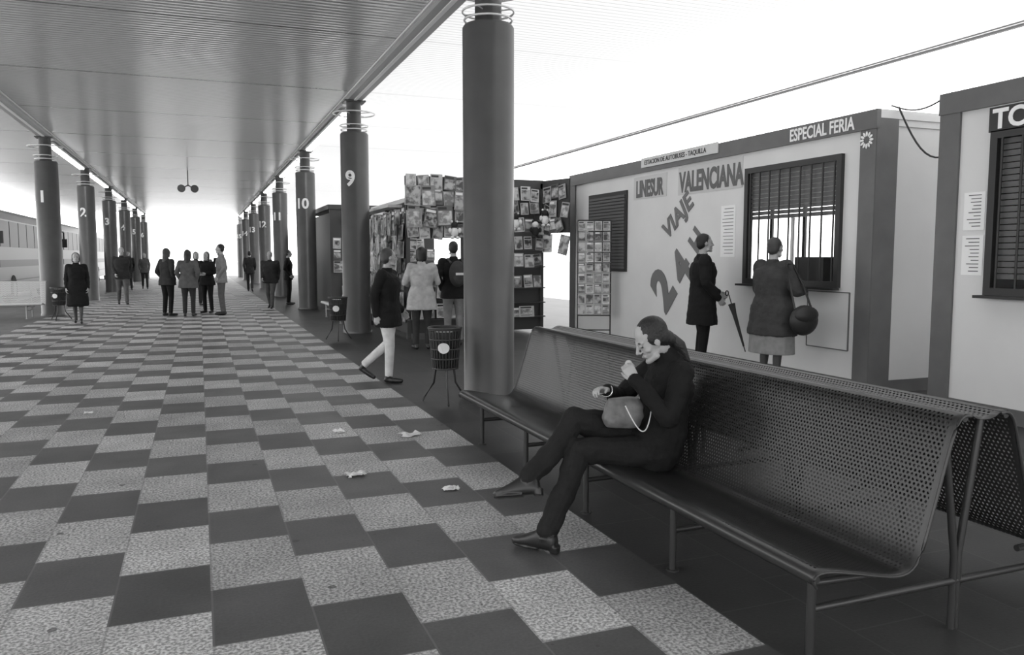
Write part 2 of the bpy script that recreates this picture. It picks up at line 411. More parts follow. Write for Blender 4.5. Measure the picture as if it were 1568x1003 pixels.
def person(name, x, y, face, h, top, pants, hairm=hair_d, hair='short', hem=.80, pose=None, female=False, skirt=0, look=None, voxel=.011, bulk=1.0, hands=True, headtilt=0.0, shoes=None, legc=None, skm=None):
    s=h/1.75
    f=V((face[0],face[1],0)).normalized(); r=V((f.y,-f.x,0))
    M=Matrix(((r.x,f.x,0),(r.y,f.y,0),(0,0,1)))*s
    p=P(M)
    sw=.165 if female else .188
    sw*=(1+(bulk-1)*.5)
    J=dict(hipL=(-.09,0,.92),kneeL=(-.1,.02,.5),ankL=(-.105,-.02,.085),toeL=(-.135,.15,.036),
           hipR=(.09,0,.92),kneeR=(.1,.02,.5),ankR=(.105,-.02,.085),toeR=(.135,.15,.036),
           shL=(-sw,-.005,1.41),elL=(-sw-.055,-.04,1.13),wrL=(-sw-.06,.05,.885),
           shR=(sw,-.005,1.41),elR=(sw+.055,-.04,1.13),wrR=(sw+.06,.05,.885),
           pelvis=(0,0,.93),waist=(0,0,1.08),chest=(0,.005,1.28),neck=(0,-.01,1.47),head=(0,.025,1.635))
    if pose: J.update(pose)
    J={k:V(v) for k,v in J.items()}
    k=bulk; hw=(.175 if female else .165)
    pel,wa,ch,ne=J['pelvis'],J['waist'],J['chest'],J['neck']
    st=[]
    if hem<.95:
        fl=.012+.04*(.95-hem)
        st+=[(V((pel.x,pel.y,hem)),(hw+.02+fl)*k,(.125+fl)*k),(V((pel.x,pel.y,(hem+.95)/2)),(hw+.02+fl*.5)*k,(.125+fl*.5)*k)]
    st+=[(pel+V((0,0,.02)),(hw+.018)*k,.128*k),(wa,(.15 if female else .16)*k,.115*k),(ch,(.175 if female else .192)*k,.128*k),
         (ch+V((0,-.005,.1)),(.165 if female else .19)*k,.11*k),(ne-V((0,0,.045)),.10,.075),(ne,.062,.062)]
    p.loft(st,'top')
    p.cone(ne-V((0,0,.03)),.055,J['head']+V((0,-.02,-.06)),.05,'skin')
    p.loft([(ne-V((0,0,.03)),.075,.075),(ne+V((0,.0,.025)),.066,.068)],'top')
    for S in 'LR':
        sh,el,wr=J['sh'+S],J['el'+S],J['wr'+S]
        p.cone(ch+V((0,0,.08)),.08,sh,.062*k,'top')
        p.cone(sh,.064*k,el,.05*k,'top'); p.cone(el,.05*k,wr,.038*k,'top')
        hi,kn,an,to=J['hip'+S],J['knee'+S],J['ank'+S],J['toe'+S]
        if skirt:
            p.cone(hi,.085,kn,.055,'leg'); p.cone(kn,.052,kn.lerp(an,.35)+V((0,-.012,0)),.052,'leg'); p.cone(kn.lerp(an,.35)+V((0,-.012,0)),.052,an,.033,'leg')
        else:
            p.cone(hi,.098*k,kn,.066,'pants'); p.cone(kn,.066,an+V((0,0,.01)),.053,'pants',ends=False)
            p.sph(kn,.066,'pants')
        fd=(to-an); fd.z=0; fd=fd.normalized() if fd.length>1e-4 else V((0,1,0))
        heel=an-fd*.035; heel.z=max(.04,an.z-.045)
        p.cone(an,.042,heel,.038,'shoe'); p.cone(heel,.037,to.lerp(heel,.35),.038,'shoe'); p.cone(to.lerp(heel,.35),.038,to,.032,'shoe')
    if skirt:
        p.loft([(V((0,pel.y,skirt)),(hw+.03)*k,.14*k),(V((0,pel.y,(skirt+.95)/2)),(hw+.02)*k,.135*k),(pel+V((0,0,.05)),hw,.12)],'pants')
    hf=V((0,1,0))
    if look:
        lw=V((look[0],look[1],0)).normalized(); hf=V((lw.dot(r),lw.dot(f),0))
    hf=(hf+V((0,0,headtilt))).normalized(); hr=hf.cross(V((0,0,1))).normalized(); hu=hr.cross(hf)
    R=Matrix((hr,hf,hu)).transposed()
    head_parts(p,J['head'],R,hair,1.0)
    mats={'top':top,'pants':skm or pants,'skin':skin,'hair':hairm,'shoe':shoes or shoe,'leg':legc or stock,'eye':eye,'lip':lip}
    ob=p.build(name,(x,y,0),mats,voxel,3,wr=.008)
    if hands:
        hp=P(M)
        for S,sg in (('L',1),('R',-1)):
            el,wr=J['el'+S],J['wr'+S]; d=(wr-el).normalized()
            n=V((sg,0,0)) if abs(d.x)<.8 else V((0,0,-1))
            sd=V((0,1,0)) if abs(d.y)<.7 else V((0,0,1))
            hand_parts(hp,wr+d*.01,d,n,sd,curl=28)
        hp.build('hands',(x,y,0),{'skin':skin},.0045 if voxel<.012 else .006,1,parent=ob)
    return ob

# ------------------------------------------------------------------ camera
cam=bpy.data.cameras.new('camera'); cam.sensor_width=36; cam.lens=28.0; cam.clip_end=500
co=bpy.data.objects.new('camera',cam); co.location=(0,0,1.5)
co.rotation_euler=(math.radians(90-5.06),0,math.radians(-21.36)); scn.collection.objects.link(co); scn.camera=co

# ------------------------------------------------------------------ world
w=bpy.data.worlds.new('overcast_sky'); scn.world=w; w.use_nodes=True
bg=w.node_tree.nodes['Background']; bg.inputs[0].default_value=(1,1,1,1); bg.inputs[1].default_value=3.1

# ------------------------------------------------------------------ shell
END=62.0
b=B(); b.box((-5.8,-12,-.15),(12,END+6,0),floor_mat()); b.obj('floor')
b=B(); b.box((-120,-60,-.4),(120,260,-.15),mat('concrete_yard',.6,.9,var=.15,vscale=.6)); b.obj('ground')
cl=ceiling_mat('metal_slats',.82,.27,.5,0); cr=ceiling_mat('translucent_slats',.84,.5,0,.32)
b=B(); b.box((-8.5,-8,4.62),(2.9,END,4.74),cl); b.obj('ceiling')
b=B(); b.add([(2.9,-8,4.62),(10.4,-8,4.62),(10.4,END,4.62),(2.9,END,4.62)],[(0,3,2,1)],cr); b.obj('ceiling_skylight')
edge=mat('roof_edge_metal',.16,.5); b=B(); b.box((10.38,-8,4.59),(10.44,END,4.64),edge); b.tube([(9.9,-8,4.5),(9.9,END,4.5)],.01,edge); b.obj('trim_roof_edge')
beam=mat('beam_paint',.4,.4); beaml=mat('beam_light',.85,.4)
for nm,x in (('trim_beam',2.9),('trim_beam',-3.55)):
    b=B(); b.box((x-.14,-8,4.52),(x+.14,END,4.62),beam); b.box((x-.17,-8,4.585),(x-.14,END,4.615),beaml); b.box((x+.14,-8,4.585),(x+.17,END,4.615),beaml)
    b.box((x-.03,-8,4.505),(x+.03,END,4.52),beaml)
    b.obj(nm)
# ------------------------------------------------------------------ columns
colm=mat('column_paint',.09,.30,var=.12,vscale=3,bump=.04,bscale=8); ringm=mat('ring_metal',.75,.3,metal=.3); neckm=mat('neck_paint',.06,.4); numm=mat('number_paint',.85,.6)
def column(x,y,num,phi):
    b=B(); n=40; R=.272
    prof=[(R+.012,0),(R+.012,.05),(R,.06),(R,3.88),(R-.02,3.91),(.14,3.93),(.14,4.52)]
    vs=[];fs=[]
    for (r,z) in prof:
        for k in range(n):
            a=2*math.pi*k/n; vs.append((x+r*math.cos(a),y+r*math.sin(a),z))
    for i in range(len(prof)-1):
        for k in range(n): fs.append((i*n+k,i*n+(k+1)%n,(i+1)*n+(k+1)%n,(i+1)*n+k))
    b.add(vs,fs,colm,True)
    b.torus((x,y,4.05),.27,.011,ringm); b.torus((x,y,4.28),.40,.012,ringm); b.torus((x,y,3.965),.25,.012,ringm)
    for k in range(4):
        a=math.pi/4+k*math.pi/2; c,s_=math.cos(a),math.sin(a)
        b.tube([(x+.13*c,y+.13*s_,4.28),(x+.40*c,y+.40*s_,4.28)],.008,ringm,6)
        b.tube([(x+.13*c,y+.13*s_,4.05),(x+.27*c,y+.27*s_,4.05)],.008,ringm,6)
    b.box((x-.2,y-.2,4.49),(x+.2,y+.2,4.515),neckm)
    if num:
        ph=math.radians(phi)
        def fn(c):
            a=ph+c.x/.28; rr=R+.004+c.z
            return V((x+rr*math.sin(a),y-rr*math.cos(a),2.88+c.y))
        b.text(num,.4,(0,0,0),(1,0,0),(0,1,0),numm,bold=.03,ext=.006,align='CENTER',fn=fn)
    b.obj('column',(x,y,0))
for k in range(8): column(2.9,8.1+7.8*k,None if k==0 else str(8+k),-30)
for k in range(6): column(-3.55,23.4+7.6*k,str(1+k),-17)
column(-3.55,15.8,None,0); column(-3.55,8.2,None,0)

lampm=mat('lamp_tube',1,.4,emis=10.0); lampb=mat('lamp_body',.6,.4)
for x,ys in ((2.9,[8.1+7.8*k for k in range(1,7)]),(-3.55,[23.4+7.6*k for k in range(0,5)])):
    for y in ys:
        b=B(); b.box((x-.09,y+.8,4.44),(x+.09,y+6.9,4.5),lampb); b.box((x-.07,y+.85,4.40),(x+.07,y+6.85,4.44),lampm); b.obj('fluorescent_lamp',(x,y+3.8,4.45))

b=B(); dk=mat('dark_plastic',.08,.4)
b.tube([(-.3,31.5,4.62),(-.3,31.5,4.05)],.02,dk)
for sx in (-1,1):
    b.tube([(-.3,31.5,4.1),(-.3+sx*.16,31.45,3.98)],.02,dk)
    b.tube([(-.3+sx*.14,31.6,4.0),(-.3+sx*.22,31.25,3.95)],.05,dk,16,.14)
b.obj('loudspeaker',(-.3,31.5,4.62))

# ------------------------------------------------------------------ bench
prof=[(2.0,.335),(1.985,.355),(1.99,.378),(2.02,.388),(2.08,.383),(2.18,.362),(2.28,.338),(2.36,.322),(2.42,.322),(2.465,.345),(2.495,.39),(2.52,.46),(2.55,.56),(2.58,.66),(2.61,.76),(2.635,.84),(2.655,.885),(2.685,.905),(2.72,.9)]
MIR=5.60
def smooth_prof(pr):
    o=[pr[0]]
    for a,c in zip(pr[:-1],pr[1:]):
        o.append((a[0]*.75+c[0]*.25,a[1]*.75+c[1]*.25)); o.append((a[0]*.25+c[0]*.75,a[1]*.25+c[1]*.75))
    o.append(pr[-1]); return o
def bench(name, M, y0, y1, double, sheetm, framem, pr0=prof):
    pr=smooth_prof(pr0); verts=[];faces=[];uvs=[]
    ysn=[y0,y0+.03,y1-.03,y1]
    def sheet(pp,lo,hi):
        o=len(verts); L=0; Ls=[0]
        for a,c in zip(pp[:-1],pp[1:]): L+=math.hypot(a[0]-c[0],a[1]-c[1]); Ls.append(L)
        for i,(px,pz) in enumerate(pp):
            for yv in ysn: verts.append(M@V((px,yv,pz)))
        for i in range(len(pp)-1):
            for j in range(3):
                faces.append((o+i*4+j,o+i*4+j+1,o+(i+1)*4+j+1,o+(i+1)*4+j))
                mar = j!=1 or Ls[i+1]<lo or Ls[i]>L-hi
                for (ii,jj) in ((i,j),(i,j+1),(i+1,j+1),(i+1,j)):
                    uvs.append((ysn[jj], Ls[ii]+1 if not mar else -1))
    sheet(pr,.09,.06)
    if double:
        sheet([(MIR-a,c) for a,c in pr],.09,.06)
        sheet([(2.72,.9),(2.75,.885),(2.78,.878),(2.82,.878),(2.85,.885),(2.88,.9)],-1,-1)
    me=bpy.data.meshes.new(name); me.from_pydata(verts,[],faces); me.update()
    ul=me.uv_layers.new(name='UVMap')
    for i,u in enumerate(uvs): ul.data[i].uv=u
    me.materials.append(sheetm); me.polygons.foreach_set('use_smooth',[True]*len(faces))
    par=bpy.data.objects.new(name,None); par.location=M@V((2.4,(y0+y1)/2,0)); scn.collection.objects.link(par)
    so=bpy.data.objects.new('seat_sheet',me); scn.collection.objects.link(so)
    so.parent=par; so.matrix_parent_inverse=Matrix.Translation(par.location).inverted()
    sd=so.modifiers.new('s','SOLIDIFY'); sd.thickness=.003; sd.offset=0
    b=B()
    def tb(pts,r,n=10): b.tube([M@V(q) for q in pts],r,framem,n)
    for mir in ((False,True) if double else (False,)):
        mx=(lambda x:MIR-x) if mir else (lambda x:x)
        for yy in (y0+.0,y1): tb([(mx(px),yy,pz-.006) for px,pz in pr],.006)
        tb([(mx(2.0),y0,.36),(mx(2.0),y1,.36)],.014)
        tb([(mx(2.69),y0,.89),(mx(2.69),y1,.89)],.016)
        n=5 if y1-y0>3 else 3
        for i in range(n):
            yy=y0+.1+(y1-y0-.45)*i/(n-1)
            lx=mx(2.07)
            tb([(lx,yy,0),(lx,yy,.375)],.017); tb([(mx(2.07),yy,.30),(mx(2.45),yy,.285)],.014)
            tb([(mx(2.07),yy,.2),(2.81,yy,.2)],.015)
            tb([(mx(2.79),yy,0),(mx(2.79),yy,.3),(mx(2.70),yy,.86)],.015)
            tb([(lx,yy,.0),(lx,yy,.008)],.032)
        tb([(mx(2.3),y0+.1,.29),(mx(2.3),y1-.2,.29)],.012)
    b.obj('frame',tuple(par.location),parent=par)
    return par
pm=perf_mat('perforated_steel_dark',.03,.33,.1,hole=.28); fm=mat('bench_frame_dark',.03,.35)
bench('perforated_bench',Matrix.Identity(4),2.15,6.3,True,pm,fm)
pml=perf_mat('perforated_steel_light',.6,.4,0,pitch=.03,hole=.3); fml=mat('bench_frame_light',.35,.4)
bench('perforated_bench',Matrix.Translation((.85,15.4,0)),2.6,5.2,False,pml,fml)
ML=Matrix.Translation((-7.6,20.2,0))@Matrix.Rotation(math.radians(90),4,'Z')@Matrix.Scale(-1,4,(0,1,0))
bench('perforated_bench',ML,1.85,4.0,False,pml,fml)

# ------------------------------------------------------------------ bins
def bin_(x,y):
    b=B(); mm=mat('bin_metal',.035,.45); lm=mat('bin_sticker',.7,.6); n=28
    for i in range(n):
        a=2*math.pi*i/n; c,s_=math.cos(a),math.sin(a)
        b.tube([(x+.13*c,y+.13*s_,.36),(x+.165*c,y+.165*s_,.76)],.006,mm,5)
    for z,r in ((.36,.13),(.46,.14),(.56,.148),(.66,.156),(.76,.166)): b.torus((x,y,z),r,.009,mm,28,6)
    b.torus((x,y,.775),.168,.014,mm,28,6)
    vs=[];fs=[]
    for z,r in ((.36,.0),(.365,.12),(.74,.15)):
        for k in range(n): a=2*math.pi*k/n; vs.append((x+r*math.cos(a),y+r*math.sin(a),z))
    for i in range(2):
        for k in range(n): fs.append((i*n+k,i*n+(k+1)%n,(i+1)*n+(k+1)%n,(i+1)*n+k))
    b.add(vs,fs,mat('bin_liner',.03,.6),True)
    for k in range(3):
        a=math.radians(-100+120*k); c,s_=math.cos(a),math.sin(a)
        b.tube([(x+.1*c,y+.1*s_,.4),(x+.13*c,y+.13*s_,.2),(x+.26*c,y+.26*s_,.008)],.011,mm,8)
    pts=[]
    for k in range(20):
        t=2*math.pi*k/20; a=math.radians(-112)+.36*math.cos(t); zz=.58+.055*math.sin(t); r=.162+(zz-.5)*.08
        pts.append((x+r*math.cos(a),y+r*math.sin(a),zz))
    b.add(pts,[tuple(range(20))],lm)
    for k in range(5): b.sph((x+random.uniform(-.07,.07),y+random.uniform(-.07,.07),.73),(.05,.04,.03),mat('crumpled_paper',.7,.8,bump=1,bscale=30),8,6)
    b.obj('litter_bin',(x,y,0))
bin_(2.33,7.85); bin_(2.3,14.5); bin_(-3.15,21.6)

# ------------------------------------------------------------------ cabins
wallm=mat('cabin_wall',.68,.5,var=.04,vscale=1.5); trimm=mat('cabin_trim',.11,.45,var=.1,vscale=4); darkm=mat('cabin_dark',.02,.5)
paper=mat('paper_notice',.85,.7); print_=mat('print_ink',.05,.6); shut=mat('shutter_slat',.09,.45); greytxt=mat('sign_grey',.12,.6); intm=mat('cabin_interior',.6,.8)
signl=mat('sign_light',.6,.5)
XF=6.75
def wall_x(b,y0,y1,z0,z1,holes,m,x0=XF,t=.06):
    cur=y0
    for h in sorted(holes):
        b.box((x0,cur,z0),(x0+t,h[0],z1),m); b.box((x0,h[0],z0),(x0+t,h[1],h[2]),m); b.box((x0,h[0],h[3]),(x0+t,h[1],z1),m); cur=h[1]
    b.box((x0,cur,z0),(x0+t,y1,z1),m)
def cab_window(b,y0,y1,z0,z1,shz):
    f=.05
    for (a,c) in (((XF-.05,y0-f,z0-f),(XF+.03,y0+.02,z1+f)),((XF-.05,y1-.02,z0-f),(XF+.03,y1+f,z1+f)),((XF-.05,y0+.02,z1-.02),(XF+.03,y1-.02,z1+f)),((XF-.05,y0+.02,z0-f),(XF+.03,y1-.02,z0+.02))):
        b.box(a,c,darkm)
    b.box((XF-.14,y0-.08,z0-.075),(XF-.05,y1+.08,z0-.05),darkm)
    z=z1-.02
    while z>shz:
        b.box((XF+.0,y0+.02,z-.05),(XF+.02,y1-.02,z-.004),shut); z-=.055
    n=9
    for i in range(n):
        yy=y0+.06+(y1-y0-.12)*i/(n-1)
        b.tube([(XF-.035,yy,z0),(XF-.035,yy,z1)],.011,darkm,8)
    ym=(y0+y1)/2
    b.box((XF+.02,ym-.02,z0),(XF+.045,ym+.02,shz),signl)
def cabin(name,y0,y1,holes,backholes=[]):
    b=B(); x1=XF+2.45
    wall_x(b,y0+.05,y1-.05,.12,2.9,holes,wallm)
    b.box((XF+.02,y0+.02,.12),(x1,y0+.07,2.95),wallm); b.box((XF+.02,y1-.07,.12),(x1,y1-.02,2.95),wallm)
    wall_x(b,y0+.05,y1-.05,.12,2.95,backholes,wallm,x0=x1-.05,t=.05)
    b.box((XF+.02,y0+.05,.1),(x1,y1-.05,.16),intm); b.box((XF,y0,2.9),(x1+.02,y1,2.98),wallm)
    b.box((XF-.035,y0-.02,2.86),(XF+.02,y1+.02,3.06),trimm); b.box((XF+.02,y0-.02,2.97),(x1+.02,y0+.03,3.06),wallm)
    b.box((XF+.02,y1-.03,2.86),(x1+.02,y1+.02,3.06),trimm)
    b.box((XF-.02,y0,0),(XF+.02,y1,.14),trimm); b.box((XF,y0,0),(x1,y0+.04,.14),trimm)
    for yc in (y0,y1-.2): b.box((XF-.025,yc-.01,.0),(XF+.03,yc+.21,2.87),trimm)
    b.box((XF-.02,y0-.015,0),(XF+.28,y0+.05,3.04),trimm); b.box((XF-.02,y1-.05,0),(XF+.28,y1+.015,2.91),trimm)
    return b
b=cabin('a',6.6,14.1,[(7.1,8.7,1.2,2.6)],[(8.8,12.2,.95,2.35)])  # back wall opening added so sky light brightens the interior
cab_window(b,7.1,8.7,1.2,2.6,1.98)
b.box((XF+.25,7.6,1.16),(XF+.6,8.1,1.5),darkm)
for yy in (9.6,10.4,11.2): b.box((XF+2.4,yy-.03,.95),(XF+2.44,yy+.03,2.35),darkm)
b.box((XF-.03,11.9,1.25),(XF,13.3,2.62),darkm)
z=1.3
while z<2.55:
    b.box((XF-.045,11.95,z),(XF-.03,13.25,z+.04),shut); z+=.055
XA=(0,-1,0); YA=(0,0,1)
b.box((XF-.006,8.85,2.42),(XF,10.38,2.83),mat('sign_pale',.55,.5)); b.box((XF-.006,10.7,2.44),(XF,11.7,2.8),MATS['sign_pale'])
b.text('LINESUR',.36,(XF-.008,11.62,2.48),XA,YA,greytxt,bold=.04,sx=.6)
b.text('VALENCIANA',.40,(XF-.008,10.34,2.47),XA,YA,greytxt,bold=.04,sx=.615)
def rot(a): a=math.radians(a); return V((0,-math.cos(a),math.sin(a))),V((0,math.sin(a),math.cos(a)))
gl2=mat('logo_grey',.15,.6)
xa,ya=rot(48); b.text('2',.92,(XF-.008,10.68,.64),xa,ya,gl2,bold=.05,sx=.95)
xa,ya=rot(50); b.text('4',.76,(XF-.008,10.17,1.03),xa,ya,gl2,bold=.04,sx=.95)
xa,ya=rot(52); b.text('H',.50,(XF-.008,9.82,1.50),xa,ya,gl2,bold=.04,sx=.85)
xa,ya=rot(36); b.text('VIAJE',.38,(XF-.008,10.66,1.76),xa,ya,gl2,bold=.03,sx=1.0)
b.text('ESPECIAL FERIA',.2,(XF-.04,7.92,2.89),XA,YA,paper,bold=.02,sx=.75)
b.box((XF-.05,9.35,2.93),(XF-.035,11.4,3.08),signl); b.text('ESTACION DE AUTOBUSES - TAQUILLA',.1,(XF-.052,11.3,2.97),XA,YA,print_,bold=.01,sx=.95)
def notice(b,y0,y1,z0,z1,lines=8):
    b.box((XF-.006,y0,z0),(XF-.001,y1,z1),paper)
    for i in range(lines):
        zz=z1-(i+1)*(z1-z0)/(lines+1); b.box((XF-.008,y0+.04,zz),(XF-.006,y1-.03-random.random()*.08,zz+.008),MATS['shutter_slat'])
notice(b,8.98,9.3,1.5,2.2,14)
b.box((XF-.012,6.9,.45),(XF-.001,7.55,1.1),mat('cabin_panel',.62,.5))
for sx in (6.9,7.55): b.box((XF-.016,sx-.006,.45),(XF-.001,sx+.006,1.1),greytxt)
for sz in (.45,1.1): b.box((XF-.016,6.9,sz-.006),(XF-.001,7.55,sz+.006),greytxt)
for k in range(12):
    a=k*math.pi/6; b.sph((XF-.03,6.72+.065*math.cos(a),2.75+.065*math.sin(a)),(.004,.03,.014),paper,8,6,Matrix.Rotation(a,3,'X'))
b.sph((XF-.03,6.72,2.75),(.006,.035,.035),greytxt,12,8)
b.obj('ticket_cabin',(XF+1.2,10.3,0))
b=cabin('b',-1.4,5.8,[(3.55,5.2,1.2,2.58)])
cab_window(b,3.55,5.2,1.2,2.58,1.3)
b.box((XF-.05,3.3,2.62),(XF-.03,5.27,2.84),darkm); b.text('TCC VIAJES',.24,(XF-.055,5.23,2.65),XA,YA,paper,bold=.03)
notice(b,5.3,5.52,1.75,2.1,10); notice(b,5.3,5.52,1.33,1.7,10)
b.obj('ticket_cabin',(XF+1.2,2.2,0))
b=B(); pts=[]
for i in range(13):
    t=i/12; pts.append((XF+.25,6.57-.73*t,3.09-.55*t-.25*math.sin(math.pi*t)))
b.tube(pts,.010,darkm,6)
pts=[(XF+.15,6.57-.73*i/12,3.1-.1*math.sin(math.pi*i/12)) for i in range(13)]; b.tube(pts,.008,darkm,6); b.obj('power_cable',(XF+.2,6.2,2.9))

# ------------------------------------------------------------------ newsstand
cov=cover_mat(); stk=stock_mat(); ttl=mat('magazine_title',.03,.5); ttw=mat('magazine_title_pale',.8,.5)
nsd=mat('newsstand_frame',.045,.5); nsw=mat('newsstand_roof',.6,.5)
mg=B()
def magazine(bb,p0,u,v,w_,h_,na,tl=V((0,0,0))):
    """cover stock, inset picture, title bar, text lines"""
    vs=[p0,p0+u*w_,p0+u*w_+v*h_-tl,p0+v*h_-tl]; bk=[q-na*.004 for q in vs]
    bb.add(vs+bk,[(0,1,2,3),(7,6,5,4),(0,4,5,1),(1,5,6,2),(2,6,7,3),(3,7,4,0)],stk)
    vv=v*h_-tl; uu=u*w_
    def q(a0,a1,b0,b1,m,e):
        o=na*e; bb.add([p0+uu*a0+vv*b0+o,p0+uu*a1+vv*b0+o,p0+uu*a1+vv*b1+o,p0+uu*a0+vv*b1+o],[(0,1,2,3)],m)
    k=random.random()
    top=.74 if k<.7 else .95
    q(.07,.93,.06+(.2 if k<.3 else 0),top,cov,.002)
    if k<.7: q(.08,random.uniform(.6,.92),.80,.93,ttl if random.random()<.6 else ttw,.002)
    if k<.3: q(.1,.7,.10,.13,ttl,.002); q(.1,.85,.17,.20,ttl,.002)
def covers(o,ua,va,W,H,cw=.23,chh=.29,skip=0.0,jit=.02,rot=.06):
    o=V(o);ua=V(ua);va=V(va);na=ua.cross(va); ny=max(1,int(round(H/chh))); nx=max(1,int(round(W/cw)))
    for j in range(ny):
        for i in range(nx):
            if random.random()<skip: continue
            w_=cw*random.uniform(.8,1.02); h_=chh*random.uniform(.85,1.04)
            p0=o+ua*(i*cw+random.uniform(-jit,jit))+va*(j*chh+random.uniform(-jit,jit))+na*random.uniform(.01,.05)
            a=random.gauss(0,rot); u=ua*math.cos(a)+va*math.sin(a); v=va*math.cos(a)-ua*math.sin(a)
            magazine(mg,p0,u,v,w_,h_,na,na*random.uniform(0,.03))
b=B()
NX0,NX1,NY0,NY1=3.5,6.2,14.2,17.6
b.box((NX0,NY0,2.8),(NX1,NY0+.1,2.96),nsd); b.box((NX0+.05,NY0+.1,2.5),(NX1,NY1,2.58),nsw)
for x in (NX0,4.55,5.3,NX1-.06): b.box((x,NY0,0),(x+.07,NY0+.07,2.9),nsd)
for y in (15.9,NY1-.07): b.box((NX0,y,0),(NX0+.07,y+.07,2.5),nsd)
b.box((NX0+.05,NY0+.03,1.85),(4.55,NY0+.06,2.86),nsd); b.box((NX0+.05,NY0+.03,.1),(4.55,NY0+.06,1.1),nsd)
b.box((4.6,NY0+.03,2.3),(NX1,NY0+.06,2.86),nsd); b.box((5.35,NY0+.05,.1),(NX1,NY0+.5,.9),nsd)
b.box((NX0+.02,NY0+.1,.1),(NX0+.05,NY1,2.3),nsd)
b.box((NX1-.04,NY0+.1,.1),(NX1,NY1,2.5),nsd); b.box((NX0,NY1-.04,.1),(NX1,NY1,1.2),nsd)
for z in (.35,.62,.9,1.3,1.62): b.box((5.35,NY0-.12,z),(NX1,NY0+.1,z+.02),nsd)
for z in (.35,.7,1.05): b.box((NX0,NY0-.18,z),(4.6,NY0,z+.02),nsd)
b.box((4.6,NY0-.25,.95),(5.3,NY0+.3,1.0),nsw); b.box((4.6,NY0-.1,.0),(5.3,NY0-.05,.95),nsd)
b.box((NX0-.22,NY0+.5,2.42),(NX0+.05,NY1,2.47),nsw)
D0=V((NX1,NY0,0)); D1=V((6.42,13.5,0)); du=(D1-D0).normalized(); dn=du.cross(V((0,0,1)))
Md=Matrix(((du.x,dn.x,0,D0.x),(du.y,dn.y,0,D0.y),(0,0,1,0),(0,0,0,1)))
b.box((0,-.02,1.95),(.74,.02,2.95),nsd,Md)
NS=b.obj('newsstand',(4.9,15.9,0))
covers((NX0+.0,NY0-.01,1.85),(1,0,0),(0,0,1),1.1,1.05,jit=.02,rot=.06)
covers((NX0-.02,NY0-.07,2.05),(1,0,0),(0,0,1),1.1,.85,.3,.36,skip=.55,jit=.05,rot=.15)
covers((4.6,NY0-.02,2.32),(1,0,0),(0,0,1),.75,.6,.22,.28,rot=.08)
covers((NX0+.03,NY0-.15,.37),(1,0,0),(0,.0,1),1.0,.3); covers((NX0+.03,NY0-.15,.74),(1,0,0),(0,0,1),1.0,.3)
covers((NX0+.03,NY0-.15,1.08),(1,0,0),(0,0,1),1.0,.3)
covers((5.32,NY0-.02,2.3),(1,0,0),(0,0,1),.9,.6,.2,.26,rot=.08)
for z in (.92,1.32,1.64): covers((5.36,NY0-.1,z),(1,0,0),(0,.0,1),.86,.26,.2,.26,skip=.1)
for z in (.37,.64): covers((5.36,NY0-.1,z),(1,0,0),(0,.0,1),.86,.2,.3,.2,skip=.6)
covers((5.36,NY0-.06,1.95),(1,0,0),(0,.0,1),.86,.3,.22,.3,skip=.2)
covers(D0+V((-.03,-.03,1.95)),du,(0,0,1),.74,1.0,.24,.3,rot=.2,jit=.04)
covers(D0+V((-.0,-.12,1.6)),du,(0,0,1),.7,.5,.3,.4,rot=.3,jit=.08,skip=.3)
covers((NX0-.01,NY1,.3),(0,-1,0),(0,0,1),3.3,2.1,.24,.3)
covers((NX0-.16,NY1,.5),(0,-1,0),(0,0,1),3.2,1.9,.3,.36,skip=.35,rot=.2,jit=.06)
mg.obj('magazines',(4.9,14.1,1.5),parent=NS)
b=B(); tw=mat('toy_white',.75,.9); tb_=mat('toy_black',.02,.9)
for (x,z,m1,m2) in ((5.95,1.98,tb_,tw),(5.55,2.12,tw,tb_),(4.35,1.95,tw,tb_),(6.15,2.2,tw,tb_)):
    y=NY0-.2
    b.sph((x,y,z),(.075,.06,.09),m1,12,8); b.sph((x,y,z+.13),(.065,.06,.06),m2,12,8)
    for sx in (-1,1):
        b.sph((x+sx*.05,y,z+.19),(.022,.02,.022),m1,8,6); b.sph((x+sx*.09,y-.02,z+.03),(.035,.03,.05),m1,8,6); b.sph((x+sx*.05,y-.03,z-.1),(.035,.05,.03),m1,8,6)
    b.tube([(x,y,z+.18),(x,y+.1,z+.5)],.003,nsd,5)
b.obj('stuffed_toys',(5.3,NY0-.2,2),parent=NS)
# back stall
b=B(); mg=B()
SX=3.3; SY=21.9
b.box((SX,SY,0),(6.2,SY+.1,2.8),nsd); b.box((SX-.05,SY-.05,2.78),(6.3,SY+4,2.9),nsd); b.box((SX+.05,SY+.1,0),(SX+.1,SY+3.9,2.7),nsd); b.box((6.1,SY+.1,0),(6.15,SY+3.9,2.7),nsd)
b.box((4.0,SY-2.0,2.55),(6.3,SY,2.63),nsw)
KS=b.obj('kiosk_stall',(4.9,21.7,0))
covers((SX+.05,SY-.03,.4),(1,0,0),(0,0,1),2.9,2.2,.26,.33,skip=.35)
mg.obj('magazines',(4.9,SY-.1,1.2),parent=KS)
b=B()
b.box((4.0,28,0),(6.3,34,2.6),mat('stall_wall',.3,.6)); b.box((3.8,27.8,2.6),(6.5,34.2,2.75),nsw); b.box((3.97,28.4,.9),(4.0,33.6,2.2),darkm)
b.obj('kiosk_stall',(5.1,31,0))

